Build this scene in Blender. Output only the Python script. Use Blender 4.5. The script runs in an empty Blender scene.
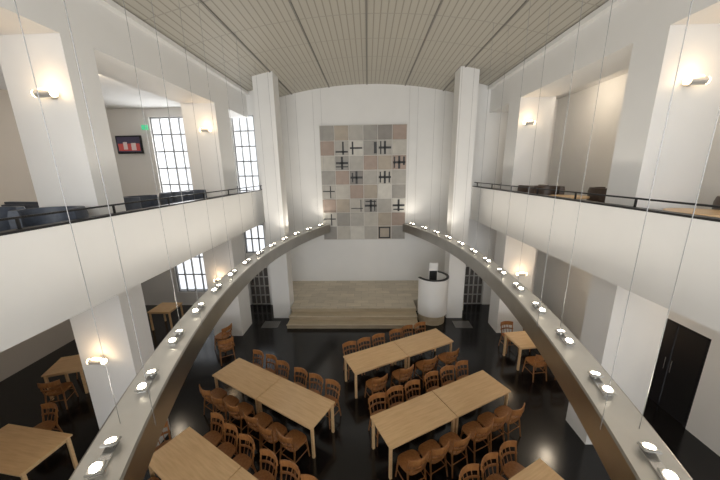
import bpy, bmesh, math, random
from mathutils import Vector, Matrix
random.seed(4)
S=bpy.context.scene
S.view_settings.view_transform='Standard'
try: S.view_settings.look='None'
except: pass
S.view_settings.exposure=0.0

# ---------------- materials ----------------
def mat(name,col,rough=.6,metal=0,emit=None,es=0,noise=0,nscale=5,bump=0,spec=.5):
    m=bpy.data.materials.new(name); m.use_nodes=True
    nt=m.node_tree; b=nt.nodes['Principled BSDF']
    b.inputs['Base Color'].default_value=(*col,1); b.inputs['Roughness'].default_value=rough
    b.inputs['Metallic'].default_value=metal
    b.inputs['Specular IOR Level'].default_value=spec
    if emit: 
        b.inputs['Emission Color'].default_value=(*emit,1); b.inputs['Emission Strength'].default_value=es
    if noise or bump:
        tc=nt.nodes.new('ShaderNodeTexCoord'); n=nt.nodes.new('ShaderNodeTexNoise')
        n.inputs['Scale'].default_value=nscale; n.inputs['Detail'].default_value=4
        nt.links.new(tc.outputs['Object'],n.inputs['Vector'])
        if noise:
            r=nt.nodes.new('ShaderNodeValToRGB')
            r.color_ramp.elements[0].position=.3; r.color_ramp.elements[1].position=.7
            r.color_ramp.elements[0].color=(*[c*(1-noise) for c in col],1)
            r.color_ramp.elements[1].color=(*[min(1,c*(1+noise)) for c in col],1)
            nt.links.new(n.outputs['Fac'],r.inputs['Fac']); nt.links.new(r.outputs['Color'],b.inputs['Base Color'])
        if bump:
            bp=nt.nodes.new('ShaderNodeBump'); bp.inputs['Strength'].default_value=bump; bp.inputs['Distance'].default_value=.01
            nt.links.new(n.outputs['Fac'],bp.inputs['Height']); nt.links.new(bp.outputs['Normal'],b.inputs['Normal'])
    return m
def wood(name,c1,c2,rough=.4,scale=(1.2,14,14),planks=0):
    m=bpy.data.materials.new(name); m.use_nodes=True
    nt=m.node_tree; b=nt.nodes['Principled BSDF']; b.inputs['Roughness'].default_value=rough
    tc=nt.nodes.new('ShaderNodeTexCoord'); mp=nt.nodes.new('ShaderNodeMapping'); mp.inputs['Scale'].default_value=scale
    n=nt.nodes.new('ShaderNodeTexNoise'); n.inputs['Scale'].default_value=2.2; n.inputs['Detail'].default_value=5
    r=nt.nodes.new('ShaderNodeValToRGB'); r.color_ramp.elements[0].position=.3; r.color_ramp.elements[1].position=.7
    r.color_ramp.elements[0].color=(*c1,1); r.color_ramp.elements[1].color=(*c2,1)
    nt.links.new(tc.outputs['Object'],mp.inputs['Vector']); nt.links.new(mp.outputs['Vector'],n.inputs['Vector'])
    nt.links.new(n.outputs['Fac'],r.inputs['Fac'])
    out=r.outputs['Color']
    if planks:
        br=nt.nodes.new('ShaderNodeTexBrick'); br.inputs['Scale'].default_value=1
        br.inputs['Brick Width'].default_value=planks[0]; br.inputs['Row Height'].default_value=planks[1]
        br.inputs['Mortar Size'].default_value=.006
        br.inputs['Color1'].default_value=(1,1,1,1); br.inputs['Color2'].default_value=(planks[2],)*3+(1,)
        br.inputs['Mortar'].default_value=(planks[3],)*3+(1,)
        nt.links.new(tc.outputs['Object'],br.inputs['Vector'])
        mx=nt.nodes.new('ShaderNodeMix'); mx.data_type='RGBA'; mx.blend_type='MULTIPLY'; mx.inputs[0].default_value=1
        nt.links.new(out,mx.inputs[6]); nt.links.new(br.outputs['Color'],mx.inputs[7]); out=mx.outputs[2]
    nt.links.new(out,b.inputs['Base Color'])
    return m
WALL=mat('plaster_white',(.79,.785,.77),.85,noise=.015,nscale=1.5,bump=.05)
WARMW=mat('plaster_cream',(.52,.47,.41),.85,noise=.02,nscale=1.5)
FLOOR=wood('floor_dark_parquet',(.006,.0055,.006),(.013,.012,.013),.16,(3,3,3),(.9,.12,.75,.5))
GFLOOR=mat('gallery_carpet',(.20,.185,.165),.7,noise=.1,nscale=30)
TABLE=wood('table_oak',(.66,.43,.22),(.78,.54,.30),.32,(1.2,12,12))
CHAIR=wood('chair_beech',(.25,.10,.032),(.37,.165,.055),.35,(10,10,2))
STAGE=wood('stage_boards',(.60,.53,.41),(.74,.66,.53),.45,(1.0,6,6),(.6,.3,.80,.6))
STEP=wood('step_boards',(.44,.37,.26),(.55,.47,.34),.5,(1,8,8))
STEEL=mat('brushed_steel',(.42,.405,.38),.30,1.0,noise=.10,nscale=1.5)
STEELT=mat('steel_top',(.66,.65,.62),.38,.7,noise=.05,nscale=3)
CHROME=mat('chrome',(.75,.75,.75),.2,1)
SATIN=mat('satin_aluminium',(.60,.59,.57),.4,.5)
BLACK=mat('black_metal',(.02,.02,.022),.4,.3)
LEATHER=mat('blue_grey_upholstery',(.055,.068,.095),.5,noise=.2,nscale=20,bump=.1)
BROWNL=mat('brown_leather',(.070,.045,.032),.42,noise=.2,nscale=20,bump=.1)
DOOR=mat('dark_door',(.015,.014,.015),.35)
FRAMEG=mat('window_frame_grey',(.35,.36,.37),.5)
WIRE=mat('wire_steel',(.30,.30,.30),.4,.6)
LAMP=mat('lamp_glass',(1,.95,.85),.3,emit=(1,.88,.68),es=26)
WARM=mat('sconce_glass',(1,.8,.5),.3,emit=(1,.76,.46),es=8)
SCREEN=mat('tv_screen',(.012,.012,.016),.15,emit=(.05,.04,.07),es=.5)
SCR2=mat('tv_picture_red',(.2,.03,.03),.2,emit=(.40,.07,.06),es=.5)
SCR3=mat('tv_picture_pale',(.4,.35,.35),.2,emit=(.5,.38,.36),es=.35)
GREEN=mat('exit_green',(.05,.4,.2),.4,emit=(.1,.7,.35),es=.6)
def ceilmat():
    m=bpy.data.materials.new('ceiling_slats'); m.use_nodes=True; nt=m.node_tree; b=nt.nodes['Principled BSDF']
    b.inputs['Roughness'].default_value=.6
    tc=nt.nodes.new('ShaderNodeTexCoord'); sp=nt.nodes.new('ShaderNodeSeparateXYZ'); nt.links.new(tc.outputs['Object'],sp.inputs[0])
    def stripes(ax,per,w):
        d=nt.nodes.new('ShaderNodeMath'); d.operation='DIVIDE'; d.inputs[1].default_value=per; nt.links.new(sp.outputs[ax],d.inputs[0])
        f=nt.nodes.new('ShaderNodeMath'); f.operation='FRACT'; nt.links.new(d.outputs[0],f.inputs[0])
        l=nt.nodes.new('ShaderNodeMath'); l.operation='LESS_THAN'; l.inputs[1].default_value=w; nt.links.new(f.outputs[0],l.inputs[0]); return l
    a=stripes(0,.155,.18); c=stripes(1,1.25,.025)
    m1=nt.nodes.new('ShaderNodeMix'); m1.data_type='RGBA'; m1.inputs[6].default_value=(.44,.42,.365,1); m1.inputs[7].default_value=(.29,.27,.23,1)
    nt.links.new(a.outputs[0],m1.inputs[0])
    m2=nt.nodes.new('ShaderNodeMix'); m2.data_type='RGBA'; m2.inputs[7].default_value=(.34,.32,.28,1)
    nt.links.new(m1.outputs[2],m2.inputs[6]); nt.links.new(c.outputs[0],m2.inputs[0])
    nt.links.new(m2.outputs[2],b.inputs['Base Color']); return m
CEIL=ceilmat()

# ---------------- mesh builder ----------------
class B:
    def __init__(s,name): s.name=name; s.bm=bmesh.new(); s.mats=[]
    def mi(s,m):
        if m not in s.mats: s.mats.append(m)
        return s.mats.index(m)
    def _fin(s,vs,m,M):
        if M is not None: bmesh.ops.transform(s.bm,matrix=M,verts=vs)
        k=s.mi(m)
        for f in {f for v in vs for f in v.link_faces}: f.material_index=k
    def box(s,x0,x1,y0,y1,z0,z1,m,bev=0,M=None):
        r=bmesh.ops.create_cube(s.bm,size=1); vs=r['verts']
        bmesh.ops.scale(s.bm,vec=(x1-x0,y1-y0,z1-z0),verts=vs)
        bmesh.ops.translate(s.bm,vec=((x0+x1)/2,(y0+y1)/2,(z0+z1)/2),verts=vs)
        if bev:
            es=list({e for v in vs for e in v.link_edges})
            r=bmesh.ops.bevel(s.bm,geom=es,offset=bev,segments=2,affect='EDGES'); vs=list({v for f in r['faces'] for v in f.verts}|{v for v in vs if v.is_valid})
            seen=set(vs); st=list(vs)
            while st:
                v=st.pop()
                for e in v.link_edges:
                    o=e.other_vert(v)
                    if o not in seen: seen.add(o); st.append(o)
            vs=list(seen)
        s._fin(vs,m,M); return s
    def cyl(s,p0,p1,r0,r1,m,seg=10,M=None):
        p0=Vector(p0);p1=Vector(p1);d=p1-p0
        r=bmesh.ops.create_cone(s.bm,cap_ends=True,segments=seg,radius1=r0,radius2=r1,depth=d.length)
        vs=r['verts']; q=Vector((0,0,1)).rotation_difference(d.normalized()).to_matrix().to_4x4()
        T=Matrix.Translation((p0+p1)/2)@q
        if M is not None: T=M@T
        s._fin(vs,m,T)
        return s
    def sweep(s,pts,sec,m,up=Vector((0,0,1)),mats=None,M=None):
        rings=[]; n=len(pts)
        for i,p in enumerate(pts):
            p=Vector(p); t=(Vector(pts[min(i+1,n-1)])-Vector(pts[max(i-1,0)])).normalized()
            side=t.cross(up).normalized()
            rings.append([s.bm.verts.new(p+side*a+up*b) for a,b in sec])
        k=len(sec)
        allv=[v for r in rings for v in r]
        for i in range(n-1):
            for j in range(k):
                f=s.bm.faces.new((rings[i][j],rings[i][(j+1)%k],rings[i+1][(j+1)%k],rings[i+1][j]))
                f.material_index=s.mi(mats[j] if mats else m)
        for r in (rings[0],list(reversed(rings[-1]))):
            f=s.bm.faces.new(r); f.material_index=s.mi(m)
        if M is not None: bmesh.ops.transform(s.bm,matrix=M,verts=allv)
        return s
    def poly(s,outline,z0,z1,m,M=None):
        a=[s.bm.verts.new((x,y,z0)) for x,y in outline]; b=[s.bm.verts.new((x,y,z1)) for x,y in outline]
        n=len(a); k=s.mi(m); fs=[s.bm.faces.new(list(reversed(a))),s.bm.faces.new(b)]
        for i in range(n): fs.append(s.bm.faces.new((a[i],a[(i+1)%n],b[(i+1)%n],b[i])))
        for f in fs: f.material_index=k
        if M is not None: bmesh.ops.transform(s.bm,matrix=M,verts=a+b)
        return s
    def mesh(s,smooth=False):
        bmesh.ops.recalc_face_normals(s.bm,faces=s.bm.faces)
        me=bpy.data.meshes.new(s.name); s.bm.to_mesh(me); s.bm.free()
        for m in s.mats: me.materials.append(m)
        if smooth:
            for p in me.polygons: p.use_smooth=True
            try: me.set_sharp_from_angle(angle=math.radians(35))
            except: pass
        return me
    def obj(s,loc=(0,0,0),rz=0,smooth=False):
        return place(s.name,s.mesh(smooth),loc,rz)
def place(name,me,loc=(0,0,0),rz=0,sc=1):
    o=bpy.data.objects.new(name,me); o.location=loc; o.rotation_euler=(0,0,rz); o.scale=(sc,sc,sc); S.collection.objects.link(o); return o
def bx(name,*a,**k): return B(name).box(*a,**k).obj()

# dims
FX=4.0; PX=4.4; FZ0,FZ1=3.65,4.88; GZ=4.1; YE=11.3; YB=12.9; YS=-3.5; XL=-10.2; XR=6.8; ZO=7.5; GC=7.9
# ---------------- room shell ----------------
bx('floor',XL-.2,XR+.2,YS-.2,YB+.2,-.2,0,FLOOR)
c=B('ceiling')
N=28; W=4.6
prof=[(-W+2*W*i/N) for i in range(N+1)]
def cz(x): return 8.97-.0316*x*x
vb=[[c.bm.verts.new((x,y,cz(x)+dz)) for x in prof] for y,dz in ((YS,0),(YB+.1,0),(YB+.1,.2),(YS,.2))]
k=c.mi(CEIL)
for a in range(4):
    b2=(a+1)%4
    for i in range(N):
        c.bm.faces.new((vb[a][i],vb[a][i+1],vb[b2][i+1],vb[b2][i]))
c.obj()
TRK=mat('track_grey',(.22,.21,.19),.6)
t=B('trim_1')
for x in (-3.1,-1.55,0,1.55,3.1):
    t.box(x-.02,x+.02,YS,YB,cz(x)-.03,cz(x)+.01,TRK)
t.obj()
for i,sx in enumerate((-1,1)):
    bx('trim_%d'%(i+2),min(sx*4.4,sx*4.26),max(sx*4.4,sx*4.26),YS,YE,8.26,8.36,WALL)
bx('wall_back',-4.0,4.0,YB,YB+.2,0,9.1,WALL)
for n,sx in (('wall_left_return',-1),('wall_right_return',1)):
    bx(n,min(sx*3.8,sx*4.0),max(sx*3.8,sx*4.0),YE+.2,YB,0,8.6,WALL)
for n,sx in (('wall_left_upper',-1),('wall_right_upper',1)):
    bx(n,min(sx*PX,sx*5.4),max(sx*PX,sx*5.4),YS,YE,ZO,8.6,WALL)
def wall_y(name,x0,x1,y0,y1,z0,z1,holes,m):
    b=B(name); xs=sorted({x0,x1,*[h[0] for h in holes],*[h[1] for h in holes]}); zs=sorted({z0,z1,*[h[2] for h in holes],*[h[3] for h in holes]})
    for i in range(len(xs)-1):
        for j in range(len(zs)-1):
            cx=(xs[i]+xs[i+1])/2; c_=(zs[j]+zs[j+1])/2
            if any(h[0]<cx<h[1] and h[2]<c_<h[3] for h in holes): continue
            b.box(xs[i],xs[i+1],y0,y1,zs[j],zs[j+1],m)
    bmesh.ops.remove_doubles(b.bm,verts=b.bm.verts,dist=1e-4)
    return b.obj()
def wall_x(name,x0,x1,y0,y1,z0,z1,holes,m):
    b=B(name); ys=sorted({y0,y1,*[h[0] for h in holes],*[h[1] for h in holes]}); zs=sorted({z0,z1,*[h[2] for h in holes],*[h[3] for h in holes]})
    for i in range(len(ys)-1):
        for j in range(len(zs)-1):
            cx=(ys[i]+ys[i+1])/2; c_=(zs[j]+zs[j+1])/2
            if any(h[0]<cx<h[1] and h[2]<c_<h[3] for h in holes): continue
            b.box(x0,x1,ys[i],ys[i+1],zs[j],zs[j+1],m)
    bmesh.ops.remove_doubles(b.bm,verts=b.bm.verts,dist=1e-4)
    return b.obj()
HL=[(-8.15,-6.7,4.5,7.6),(-8.15,-6.7,.6,2.9),(-5.05,-4.2,4.3,7.6),(-5.05,-4.2,2.3,3.5),(-5.05,-4.2,0,2.1)]
wall_y('wall_left_end',XL,-3.8,YE,YE+.2,0,8.6,HL,WALL)
HR=[(3.95,4.75,0,2.1)]
wall_y('wall_right_end',3.8,XR+.2,YE,YE+.2,0,8.6,HR,WALL)
wall_x('wall_left',XL-.2,XL,YS,YE+.2,0,8.6,[],WARMW)
wall_x('wall_right',XR,XR+.2,YS,YE+.2,0,8.6,[(5.3,6.6,0,2.15)],WALL)
wall_y('wall_front',XL-.2,XR+.2,YS-.2,YS,0,9.1,[(-3.8,3.8,.5,3.3),(-3.8,3.8,4.6,8.0)],WALL)
wi=[0]
def window_y(x0,x1,z0,z1,y,nx,nz,m=FRAMEG):
    wi[0]+=1; b=B('window_%d'%wi[0]); f=.05
    b.box(x0,x0+f,y,y+.08,z0,z1,m).box(x1-f,x1,y,y+.08,z0,z1,m).box(x0,x1,y,y+.08,z0,z0+f,m).box(x0,x1,y,y+.08,z1-f,z1,m)
    for i in range(1,nx): x=x0+(x1-x0)*i/nx; b.box(x-.022,x+.022,y+.01,y+.07,z0,z1,m)
    for i in range(1,nz): z=z0+(z1-z0)*i/nz; b.box(x0,x1,y+.01,y+.07,z-.022,z+.022,m)
    return b.obj()
window_y(-8.15,-6.7,4.5,7.6,YE+.06,4,5); window_y(-8.15,-6.7,.6,2.9,YE+.06,4,3)
window_y(-5.05,-4.2,4.3,7.6,YE+.06,3,6); window_y(-5.05,-4.2,2.3,3.5,YE+.06,3,2)
window_y(-3.8,3.8,.5,3.3,YS-.14,6,3); window_y(-3.8,3.8,4.6,8.0,YS-.14,6,3)  # made-up glazing behind the camera, added to go with the fill lights
DG=mat('door_glass_dark',(.10,.09,.085),.15)
for n,(x0,x1) in enumerate(((-5.05,-4.2),(3.95,4.75))):
    b=B('door_%d'%(n+1)); y=YE+.05
    b.box(x0,x1,y+.03,y+.05,0.0,2.1,DG)
    for i in range(5): x=x0+.02+(x1-x0-.04)*i/4; b.box(x-.02,x+.02,y,y+.08,0.0,2.1,STEELT)
    for i in range(6): z=.02+(2.06)*i/5; b.box(x0,x1,y,y+.08,z-.02,z+.02,STEELT)
    b.cyl((x0+.1,y-.03,1.0),(x0+.1,y-.03,1.25),.012,.012,CHROME)
    b.obj()
b=B('door_3'); b.box(XR+.04,XR+.10,5.36,5.94,0.0,2.09,DOOR,.005).box(XR+.04,XR+.10,5.96,6.54,0.0,2.09,DOOR,.005)
b.box(XR,XR+.16,5.3,5.36,0,2.15,BLACK).box(XR,XR+.16,6.54,6.6,0,2.15,BLACK).box(XR,XR+.16,5.3,6.6,2.09,2.15,BLACK)
b.cyl((XR+.02,5.88,.95),(XR+.02,5.88,1.25),.012,.012,CHROME); b.cyl((XR+.02,6.02,.95),(XR+.02,6.02,1.25),.012,.012,CHROME)
b.obj()
def slab(n,x0,x1,y0,y1):
    b=B(n); b.box(x0,x1,y0,y1,FZ0,GZ-.02,WALL); b.box(x0,x1,y0,y1,GZ-.02,GZ,GFLOOR); return b.obj()
slab('floor_left_gallery',XL,-FX-.12,YS,YE); slab('floor_right_gallery',FX+.12,XR,YS,YE); slab('floor_front_gallery',-FX-.12,FX+.12,YS,.05)
bx('ceiling_left_gallery',XL,-5.4,YS,YE,GC,GC+.2,WALL); bx('ceiling_right_gallery',5.4,XR,YS,YE,GC,GC+.2,WALL)
def parapet(n,sx):
    b=B(n); x0,x1=sorted((sx*FX,sx*(FX+.12)))
    b.box(x0,x1,.17,YE,FZ0,FZ1,WALL); b.box(x0-.01,x1+.01,.17,YE,FZ1,FZ1+.03,BLACK)
    xc=sx*(FX+.06)
    b.box(xc-.022,xc+.022,.17,YE,5.03,5.055,BLACK,.008)
    y=.6
    while y<YE: b.box(xc-.012,xc+.012,y-.012,y+.012,FZ1,5.04,BLACK); y+=1.3
    b.obj()
parapet('gallery_parapet',-1); parapet('gallery_parapet',1)
b=B('gallery_parapet'); b.box(-FX-.12,FX+.12,.05,.17,FZ0,FZ1-.08,WALL).box(-FX,FX,.04,.18,FZ1-.08,FZ1-.05,BLACK); b.obj()
for sx,ys in ((-1,((-2.9,-2.3),(.40,.95),(4.6,5.12),(8.9,9.75))),(1,((-2.9,-2.3),(.55,1.15),(4.9,5.5),(9.1,9.8)))):
    for y0,y1 in ys:
        x0,x1=sorted((sx*PX,sx*5.4))
        bx('pillar',x0,x1,y0,y1,0,ZO,WALL)
bx('column',-3.70,-3.03,10.15,10.75,0,cz(3.3)+.05,WALL)
bx('column',2.95,3.55,10.15,10.75,0,cz(3.3)+.05,WALL)
# ---------------- stage ----------------
b=B('stage'); XE=1.78; Y2=10.76
b.box(-2.97,XE,9.38,Y2,0,.15,STEP).box(-2.97,XE,9.73,Y2,.15,.30,STEP).box(-2.97,XE,10.08,Y2,.30,.448,STEP).box(-3.0,XE,10.06,Y2,.448,.46,STAGE)
for i in range(3): b.box(-2.99,XE,9.36+.35*i,9.40+.35*i,.15*i+.13,.15*i+.152,STAGE)
b.box(-3.79,3.79,Y2,YB-.005,0,.46,STAGE)
b.obj()
# pulpit
b=B('pulpit'); r=.53
b.poly([(r*math.cos(a)*.92,r*math.sin(a)*.92) for a in [2*math.pi*i/32 for i in range(32)]],0,.42,STEP)
pts=[(r*math.cos(a),r*math.sin(a),.36) for a in [math.radians(-165+245*i/36) for i in range(37)]]
b.sweep(pts,[(-.03,0),(.03,0),(.03,1.38),(-.03,1.38)],WALL)
b.sweep([(p[0],p[1],1.74) for p in pts],[(-.045,0),(.045,0),(.045,.03),(-.045,.03)],BLACK)
b.box(-.4,-.12,-.05,.3,1.3,1.35,BLACK); b.cyl((-.27,.12,.42),(-.27,.12,1.3),.03,.03,BLACK)
b.box(-.12,.20,.12,.16,1.4,2.2,WALL,.01); b.box(-.1,.18,.112,.121,1.5,1.9,BLACK)
b.obj((2.35,10.05,0),0,True)
GR=mat('grille_grey',(.12,.12,.12),.5,.4)
for x in (-3.95,3.1):
    b=B('floor_grille'); b.box(0,.62,0,.5,0,.012,GR)
    for i in range(9): b.box(.02+i*.068,.05+i*.068,.02,.48,.012,.02,STEEL)
    b.obj((x,9.4,0.0))
# ---------------- artwork ----------------
b=B('wall_artwork'); x0,z1=-2.02,7.40; ts=.613
BK=mat('art_black',(.03,.03,.032),.5)
cols=[mat('art_%d'%i,c,.6,noise=.08,nscale=4) for i,c in enumerate([(.43,.41,.375),(.33,.315,.29),(.37,.29,.245),(.50,.475,.425),(.42,.365,.30),(.27,.25,.23),(.60,.58,.53)])]
BASE=mat('art_mount',(.66,.64,.60),.6)
b.box(x0-.01,x0+6*ts+.01,-.02,0.02,z1-8*ts-.01,z1+.01,BASE)
G=["140152","206103","310242","125030","032461","243106","610342","136041"]
def tile(i,j): return x0+i*ts+.014, x0+(i+1)*ts-.014, z1-(j+1)*ts+.014, z1-j*ts-.014
for j in range(8):
    for i in range(6):
        a,c_,d,e=tile(i,j); b.box(a,c_,-.05,-.02,d,e,cols[int(G[j][i])],.004)
def bar(i,j,u0,u1,w0,w1):
    a,c_,d,e=tile(i,j); s_=c_-a
    b.box(a+u0*s_,a+u1*s_,-.062,-.05,d+w0*s_,d+w1*s_,BK)
def cross(i,j,w=.065,u=.5,v=.5): bar(i,j,u-w,u+w,.05,.95); bar(i,j,.05,.95,v-w,v+w)
for (i,j) in ((1,2),(2,3),(4,3),(5,2),(4,1),(3,5),(5,5)): cross(i,j,.075)
bar(1,2,.05,.95,.2,.28); bar(2,3,.15,.25,.15,.85); bar(4,3,.78,.88,.1,.9); bar(4,3,.12,.22,.1,.9)
bar(5,2,.1,.2,.1,.9); bar(5,2,.78,.9,.3,.9); bar(4,1,.15,.24,.05,.95); bar(3,5,.1,.9,.78,.86); bar(3,5,.75,.83,.1,.9); bar(5,5,.1,.9,.15,.24)
cross(1,1,.06,.6,.25); cross(2,1,.06,.25,.5); bar(3,1,.75,.95,.1,.9)
cross(0,4,.04,.62,.55); cross(0,6,.04,.62,.55); cross(2,5,.03,.8,.3)
bar(4,7,.05,.95,.05,.15);bar(4,7,.05,.95,.85,.95);bar(4,7,.05,.15,.05,.95);bar(4,7,.85,.95,.05,.95)
bar(0,5,.05,.95,.1,.13)
b.obj((0,YB-.03,0))
# ---------------- light beams ----------------
def ddx(y,Rn):
    R=12.7 if y>7.2 else Rn
    return R-math.sqrt(R*R-(y-7.2)**2)
def beam(sx,apex,name,Rn):
    TH=.34; WD=.40; zt=3.2
    b=B(name); w=WD/2; ac=apex-w
    p3=[]
    for i in range(73):
        y=.18+(YB-.11-.18)*i/72; p3.append((sx*(ac-ddx(y,Rn)),y,zt-TH))
    sec=[(-w,0),(w,0),(w,TH),(w-.02,TH+.012),(-w+.02,TH+.012),(-w,TH)]
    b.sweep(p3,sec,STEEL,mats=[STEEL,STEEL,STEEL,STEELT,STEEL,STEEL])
    y=.97; idx=0; lamps=[]
    while y<12.5:
        x=sx*(ac-ddx(y,Rn)); lamps.append((x,y))
        R=12.7 if y>7.2 else Rn
        Mb=Matrix.Translation((x,y,zt+.012))@Matrix.Rotation(math.atan(sx*(y-7.2)/R),4,'Z')
        b.box(-.045,.045,-.16,.16,0,.02,CHROME,.004,M=Mb)
        for s_ in (-1,1):
            M=Mb@Matrix.Translation((0,s_*.11,.01))@Matrix.Rotation(math.radians(-14*s_),4,'X')
            b.cyl((0,0,0),(0,0,.03),.018,.018,CHROME,10,M=M)
            b.box(-.062,.062,-.05,.05,.03,.058,SATIN,.008,M=M)
            b.cyl((0,0,.056),(0,0,.063),.038,.038,LAMP,20,M=M)
        if idx%2==1:
            for q in (-1,1):
                xx=x+q*(WD/2-.03); b.cyl((xx,y+.35,zt),(xx,y+.35,cz(xx)-.01),.003,.003,WIRE,6)
        y+=.88; idx+=1
    b.obj()
    for x,y in lamps:
        l=bpy.data.lights.new('spot_glow','SPOT'); l.energy=29; l.color=(1,.92,.80); l.shadow_soft_size=.06; l.spot_size=math.radians(150); l.spot_blend=1
        lo=bpy.data.objects.new('spot_glow',l); lo.location=(x,y,zt+.2); lo.rotation_euler=(math.pi,0,0); S.collection.objects.link(lo)
beam(-1,3.38,'light_beam',15.0); beam(1,3.22,'light_beam',19)
# ---------------- furniture ----------------
def chair_mesh():
    b=B('dining_chair')
    ol=[]
    for i in range(28):
        a=2*math.pi*i/28; ca,sa=math.cos(a),math.sin(a)
        e=lambda v:math.copysign(abs(v)**.6,v)
        w=.21 if sa>0 else .195
        ol.append((w*e(ca)*(1+.06*sa),.205*e(sa)))
    b.poly(ol,.435,.46,CHAIR)
    b.poly([(x*.88,y*.88) for x,y in ol],.395,.435,CHAIR)
    for sx in (-1,1):
        b.cyl((sx*.20,.19,0),(sx*.165,.155,.44),.013,.019,CHAIR,8)
        b.cyl((sx*.195,-.23,0),(sx*.17,-.16,.44),.013,.019,CHAIR,8)
        b.cyl((sx*.17,-.16,.44),(sx*.195,-.225,.80),.019,.013,CHAIR,8)
        b.cyl((sx*.19,.18,.2),(sx*.188,-.2,.2),.010,.010,CHAIR,6)
    b.cyl((-.185,.172,.28),(.185,.172,.28),.010,.010,CHAIR,6)
    b.cyl((-.185,-.2,.25),(.185,-.2,.25),.010,.010,CHAIR,6)
    def rail(z,h,yo,w=.205,bow=.07):
        pts=[]
        for i in range(13):
            t=-1+2*i/12; pts.append((w*t,yo-bow*(1-t*t),z))
        b.sweep(pts,[(-.011,-h/2),(.011,-h/2),(.011,h/2),(-.011,h/2)],CHAIR)
    rail(.765,.12,-.215); rail(.60,.035,-.185)
    for x in (-.09,0,.09):
        bow=.07*(1-(x/.205)**2)
        b.cyl((x,-.17,.44),(x,-.215-bow,.74),.008,.008,CHAIR,6)
    return b.mesh(True)
CM=chair_mesh()
def table_mesh(L,Wd=.78):
    b=B('dining_table'); 
    b.box(-L/2+.004,L/2-.004,-Wd/2,Wd/2,.715,.75,TABLE,.004)
    b.box(-L/2+.06,L/2-.06,-Wd/2+.07,-Wd/2+.09,.64,.715,TABLE).box(-L/2+.06,L/2-.06,Wd/2-.09,Wd/2-.07,.64,.715,TABLE)
    b.box(-L/2+.06,-L/2+.08,-Wd/2+.08,Wd/2-.08,.64,.715,TABLE).box(L/2-.08,L/2-.06,-Wd/2+.08,Wd/2-.08,.64,.715,TABLE)
    for sx in (-1,1):
        for sy in (-1,1):
            x=sx*(L/2-.045);y=sy*(Wd/2-.06); b.box(x-.026,x+.026,y-.026,y+.026,0,.715,TABLE,.004)
    return b.mesh()
TM=table_mesh(1.55); TS=table_mesh(.8)
def chair(x,y,ang,jit=.05,z=0):
    place('dining_chair',CM,(x,y,z),ang+random.uniform(-jit,jit))
def group(cx,cy,deg,far,near,ends=()):
    a=math.radians(deg); d=Vector((math.cos(a),math.sin(a))); n=Vector((-d.y,d.x)); c=Vector((cx,cy))
    for s_ in (-1,1):
        p=c+d*(.777*s_); place('dining_table',TM,(p.x,p.y,0),a)
    for t in far:
        p=c+d*t+n*random.uniform(.50,.55); chair(p.x,p.y,a+math.pi)
    for t in near:
        p=c+d*t-n*random.uniform(.53,.60); chair(p.x,p.y,a)
    for s_ in ends:
        p=c+d*s_*(1.55+.2); chair(p.x,p.y,a+(math.pi/2 if s_>0 else -math.pi/2))
six=[-1.21,-.75,-.29,.29,.75,1.21]
group(1.56,5.15,27,six,six)
group(.86,7.08,26.8,six,[-1.1,-.35,0.4,1.15])
group(-2.28,5.565,-28.7,six,six)
group(-2.34,3.42,-29.5,six,six,(-1,))
group(1.67,2.91,27.5,six,six)
def single(x,y,deg,chairs,me=TM):
    a=math.radians(deg); place('dining_table',me,(x,y,0),a); d=Vector((math.cos(a),math.sin(a))); n=Vector((-d.y,d.x))
    for t,s_ in chairs:
        p=Vector((x,y))+d*t+n*s_*.6; chair(p.x,p.y,a+(math.pi if s_>0 else 0))
single(4.85,7.6,8,[(-.4,1),(.35,1),(-.45,-1),(.2,-1)])
single(-6.45,4.05,-8,[(-.4,1),(-.4,-1)])
single(-7.8,6.4,20,[(0,1),(0,-1)],TS)
single(-7.5,9.6,0,[],TS)
chair(-4.3,7.6,.5);chair(-4.7,8.2,1.2)
def arm_mesh(L):
    b=B('armchair'); 
    b.box(-.30,.30,-.26,.33,.18,.46,L,.05)
    pts=[]
    for i in range(25):
        t=math.radians(155+230*i/24)
        pts.append((.34*math.cos(t),.31*math.sin(t),.14))
    b.sweep(pts,[(-.05,0),(.05,0),(.06,.70),(.04,.78),(-.04,.78),(-.055,.70)],L)
    for sx in (-1,1):
        for sy in (-1,1): b.cyl((sx*.24,sy*.22,0),(sx*.22,sy*.2,.19),.015,.02,BLACK,8)
    return b.mesh(True)
AM=arm_mesh(LEATHER); AB=arm_mesh(BROWNL)
def round_mesh(R):
    b=B('round_table'); 
    b.cyl((0,0,.73),(0,0,.765),R,R,TABLE,40); b.cyl((0,0,.03),(0,0,.73),.03,.03,BLACK,12); b.cyl((0,0,0),(0,0,.03),.24,.22,BLACK,24)
    return b.mesh(True)
KM=round_mesh(.40)
for x,y,r in ((-5.65,4.1,-2.0),(-4.62,4.05,-2.8),(-5.0,6.3,-1.4),(-5.0,7.5,-1.7),(-5.0,8.3,-1.5),(-5.0,10.5,-1.5)):
    place('armchair',AM,(x,y,GZ),r,1.03)
for x,y,r in ((5.62,4.35,-1.9),(4.75,7.9,3.1),(5.65,7.0,-1.6),(4.8,8.65,.2),(4.95,10.4,1.5)):
    place('armchair',AB,(x,y,GZ),r,1.03)
b=B('sofa'); b.box(-.9,.9,-.38,.42,.14,.44,LEATHER,.05).box(-.9,.9,-.42,-.2,.14,.86,LEATHER,.06).box(-.98,-.78,-.4,.42,.14,.64,LEATHER,.05).box(.78,.98,-.4,.42,.14,.64,LEATHER,.05)
b.box(-.76,-.01,-.2,.4,.42,.52,LEATHER,.04).box(.01,.76,-.2,.4,.42,.52,LEATHER,.04)
for sx in (-1,1):
    for sy in (-1,1): b.cyl((sx*.85,sy*.33,0),(sx*.85,sy*.33,.16),.02,.02,CHROME,8)
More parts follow.
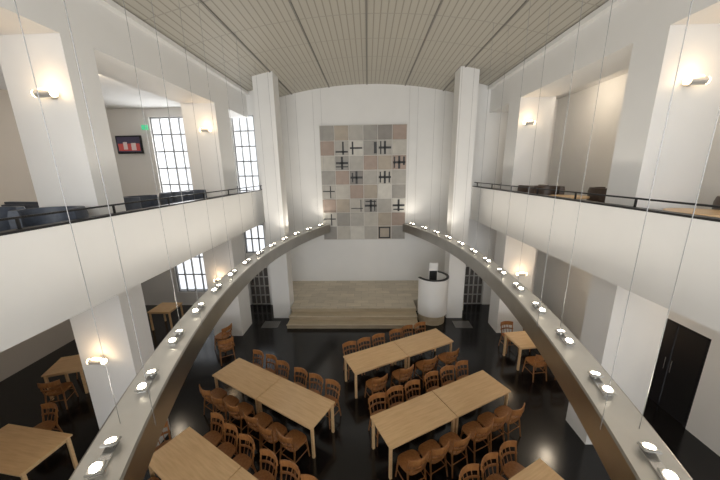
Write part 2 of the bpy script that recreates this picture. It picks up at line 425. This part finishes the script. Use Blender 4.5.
b.obj((-7.4,5.9,GZ),math.radians(170),True)
for x,y,me in ((4.85,4.3,KM),(4.75,7.02,KM),(-5.3,3.2,KM),(-6.0,7.2,KM)):
    place('round_table',me,(x,y,GZ))
b=B('television'); b.box(-9.48,-8.5,YE-.11,YE-.05,6.3,6.95,BLACK,.01).box(-9.43,-8.55,YE-.115,YE-.108,6.36,6.90,SCREEN)
b.box(-9.40,-8.58,YE-.118,YE-.114,6.40,6.66,SCR2).box(-9.2,-9.05,YE-.121,YE-.117,6.45,6.72,SCR3).box(-8.9,-8.72,YE-.121,YE-.117,6.42,6.68,SCR3)
b.box(-9.0,-8.85,YE-.05,YE-.001,6.5,6.7,BLACK); b.obj()
b=B('exit_sign'); b.box(-8.45,-8.22,YE-.05,YE-.001,7.15,7.32,GREEN,.01); b.box(-8.47,-8.20,YE-.052,YE-.04,7.32,7.34,WALL);b.obj()
def sconce(x,y,z,rz,e=3):
    b=B('wall_sconce'); b.box(-.05,.05,-.015,-.001,-.05,.05,SATIN,.004); b.cyl((0,-.01,0),(0,-.09,0),.012,.012,SATIN,8)
    b.cyl((-.12,-.13,0),(.12,-.13,0),.055,.055,SATIN,20)
    b.cyl((-.15,-.13,0),(-.12,-.13,0),.05,.05,WARM,20); b.cyl((.12,-.13,0),(.15,-.13,0),.05,.05,WARM,20)
    b.box(-.07,.07,-.16,-.10,.04,.062,WARM)
    b.obj((x,y,z),rz,True)
    l=bpy.data.lights.new('sconce_glow','POINT'); l.energy=e; l.color=(1,.68,.40); l.shadow_soft_size=.05
    o=bpy.data.objects.new('sconce_glow',l); o.location=Vector((x,y,z))+Matrix.Rotation(rz,3,'Z')@Vector((0,-.24,.16)); S.collection.objects.link(o)
sconce(-4.70,4.6,6.68,0); sconce(4.82,4.9,6.72,0)
sconce(4.65,9.1,6.8,0); sconce(-4.7,8.9,6.75,0); sconce(4.95,9.1,2.2,0); sconce(-4.95,4.6,2.22,0)
sconce(XR,6.95,1.6,math.radians(-90)); sconce(-4.9,8.9,2.1,0)
sconce(XL,4.5,1.9,math.radians(90))
for x,y in ((-1.7,6.2),(-1.25,6.3),(0.09,5.9),(1.7,6.1),(-2.4,5.6),(2.3,5.7)):
    b=B('ceiling_spot'); z=cz(x); b.cyl((0,0,-.02),(0,0,0),.06,.06,SATIN,16).cyl((0,0,-.1),(0,0,-.02),.035,.045,SATIN,16); b.obj((x,y,z-.004),0,True)
# ---------------- lights ----------------
w=bpy.data.worlds.new('World'); S.world=w; w.use_nodes=True
bg=w.node_tree.nodes['Background']; bg.inputs[0].default_value=(.93,.96,1,1); bg.inputs[1].default_value=1.3
def area(n,loc,rot,sx,sy,e,col):
    l=bpy.data.lights.new(n,'AREA'); l.shape='RECTANGLE'; l.size=sx; l.size_y=sy; l.energy=e; l.color=col
    o=bpy.data.objects.new(n,l); o.location=loc; o.rotation_euler=rot; S.collection.objects.link(o)
r90=math.pi/2
day=(.99,.99,.98)
area('fill_front_upper',(0,YS-.3,6.3),(r90,0,0),7.6,3.4,480,day)  # added soft fill from behind the camera, upper level
area('fill_front_lower',(0,YS-.3,1.9),(r90,0,0),7.6,2.8,290,day)  # same added fill for the lower level, no known source
area('daylight_end_a',(-7.4,YE+.4,6),(-r90,0,0),1.4,3,110,day)
area('daylight_end_b',(-4.6,YE+.4,6),(-r90,0,0),.8,3.2,50,day)
def pt(n,loc,e,col,r=.15):
    l=bpy.data.lights.new(n,'POINT'); l.energy=e; l.color=col; l.shadow_soft_size=r
    o=bpy.data.objects.new(n,l); o.location=loc; S.collection.objects.link(o)
for x,y,z,e in ((5.9,6.2,GC,20),(5.9,9.0,GC,20),(5.9,3.2,GC,16),(-6.2,7.0,GC,60),(-7.5,3.0,GC,34),(5.6,3.2,FZ0,24),(5.6,7.5,FZ0,28),(-6.5,2.6,FZ0,11),(-6.8,8.3,FZ0,16)):
    b=B('ceiling_lamp'); b.cyl((0,0,-.04),(0,0,-.001),.11,.11,CHROME,20); b.cyl((0,0,-.05),(0,0,-.04),.09,.09,WARM,20); b.obj((x,y,z),0,True)
    pt('lamp_glow',(x,y,z-.25),e,(1,.84,.65))
# ---------------- camera ----------------
f,p,y,r=288.6,math.radians(13.314),math.radians(1.691),math.radians(-.891)
F=Vector((-math.sin(y)*math.cos(p),math.cos(y)*math.cos(p),-math.sin(p)))
R=Vector((math.cos(y),math.sin(y),0)); U=R.cross(F)
R2=R*math.cos(r)+U*math.sin(r); U2=-R*math.sin(r)+U*math.cos(r)
cd=bpy.data.cameras.new('camera'); cd.sensor_width=36; cd.lens=f/720*36; cd.clip_start=.05; cd.clip_end=200
co=bpy.data.objects.new('camera',cd); S.collection.objects.link(co)
M=Matrix((R2,U2,-F)).transposed().to_4x4(); M.translation=Vector((0,0,5.5)); co.matrix_world=M
S.camera=co
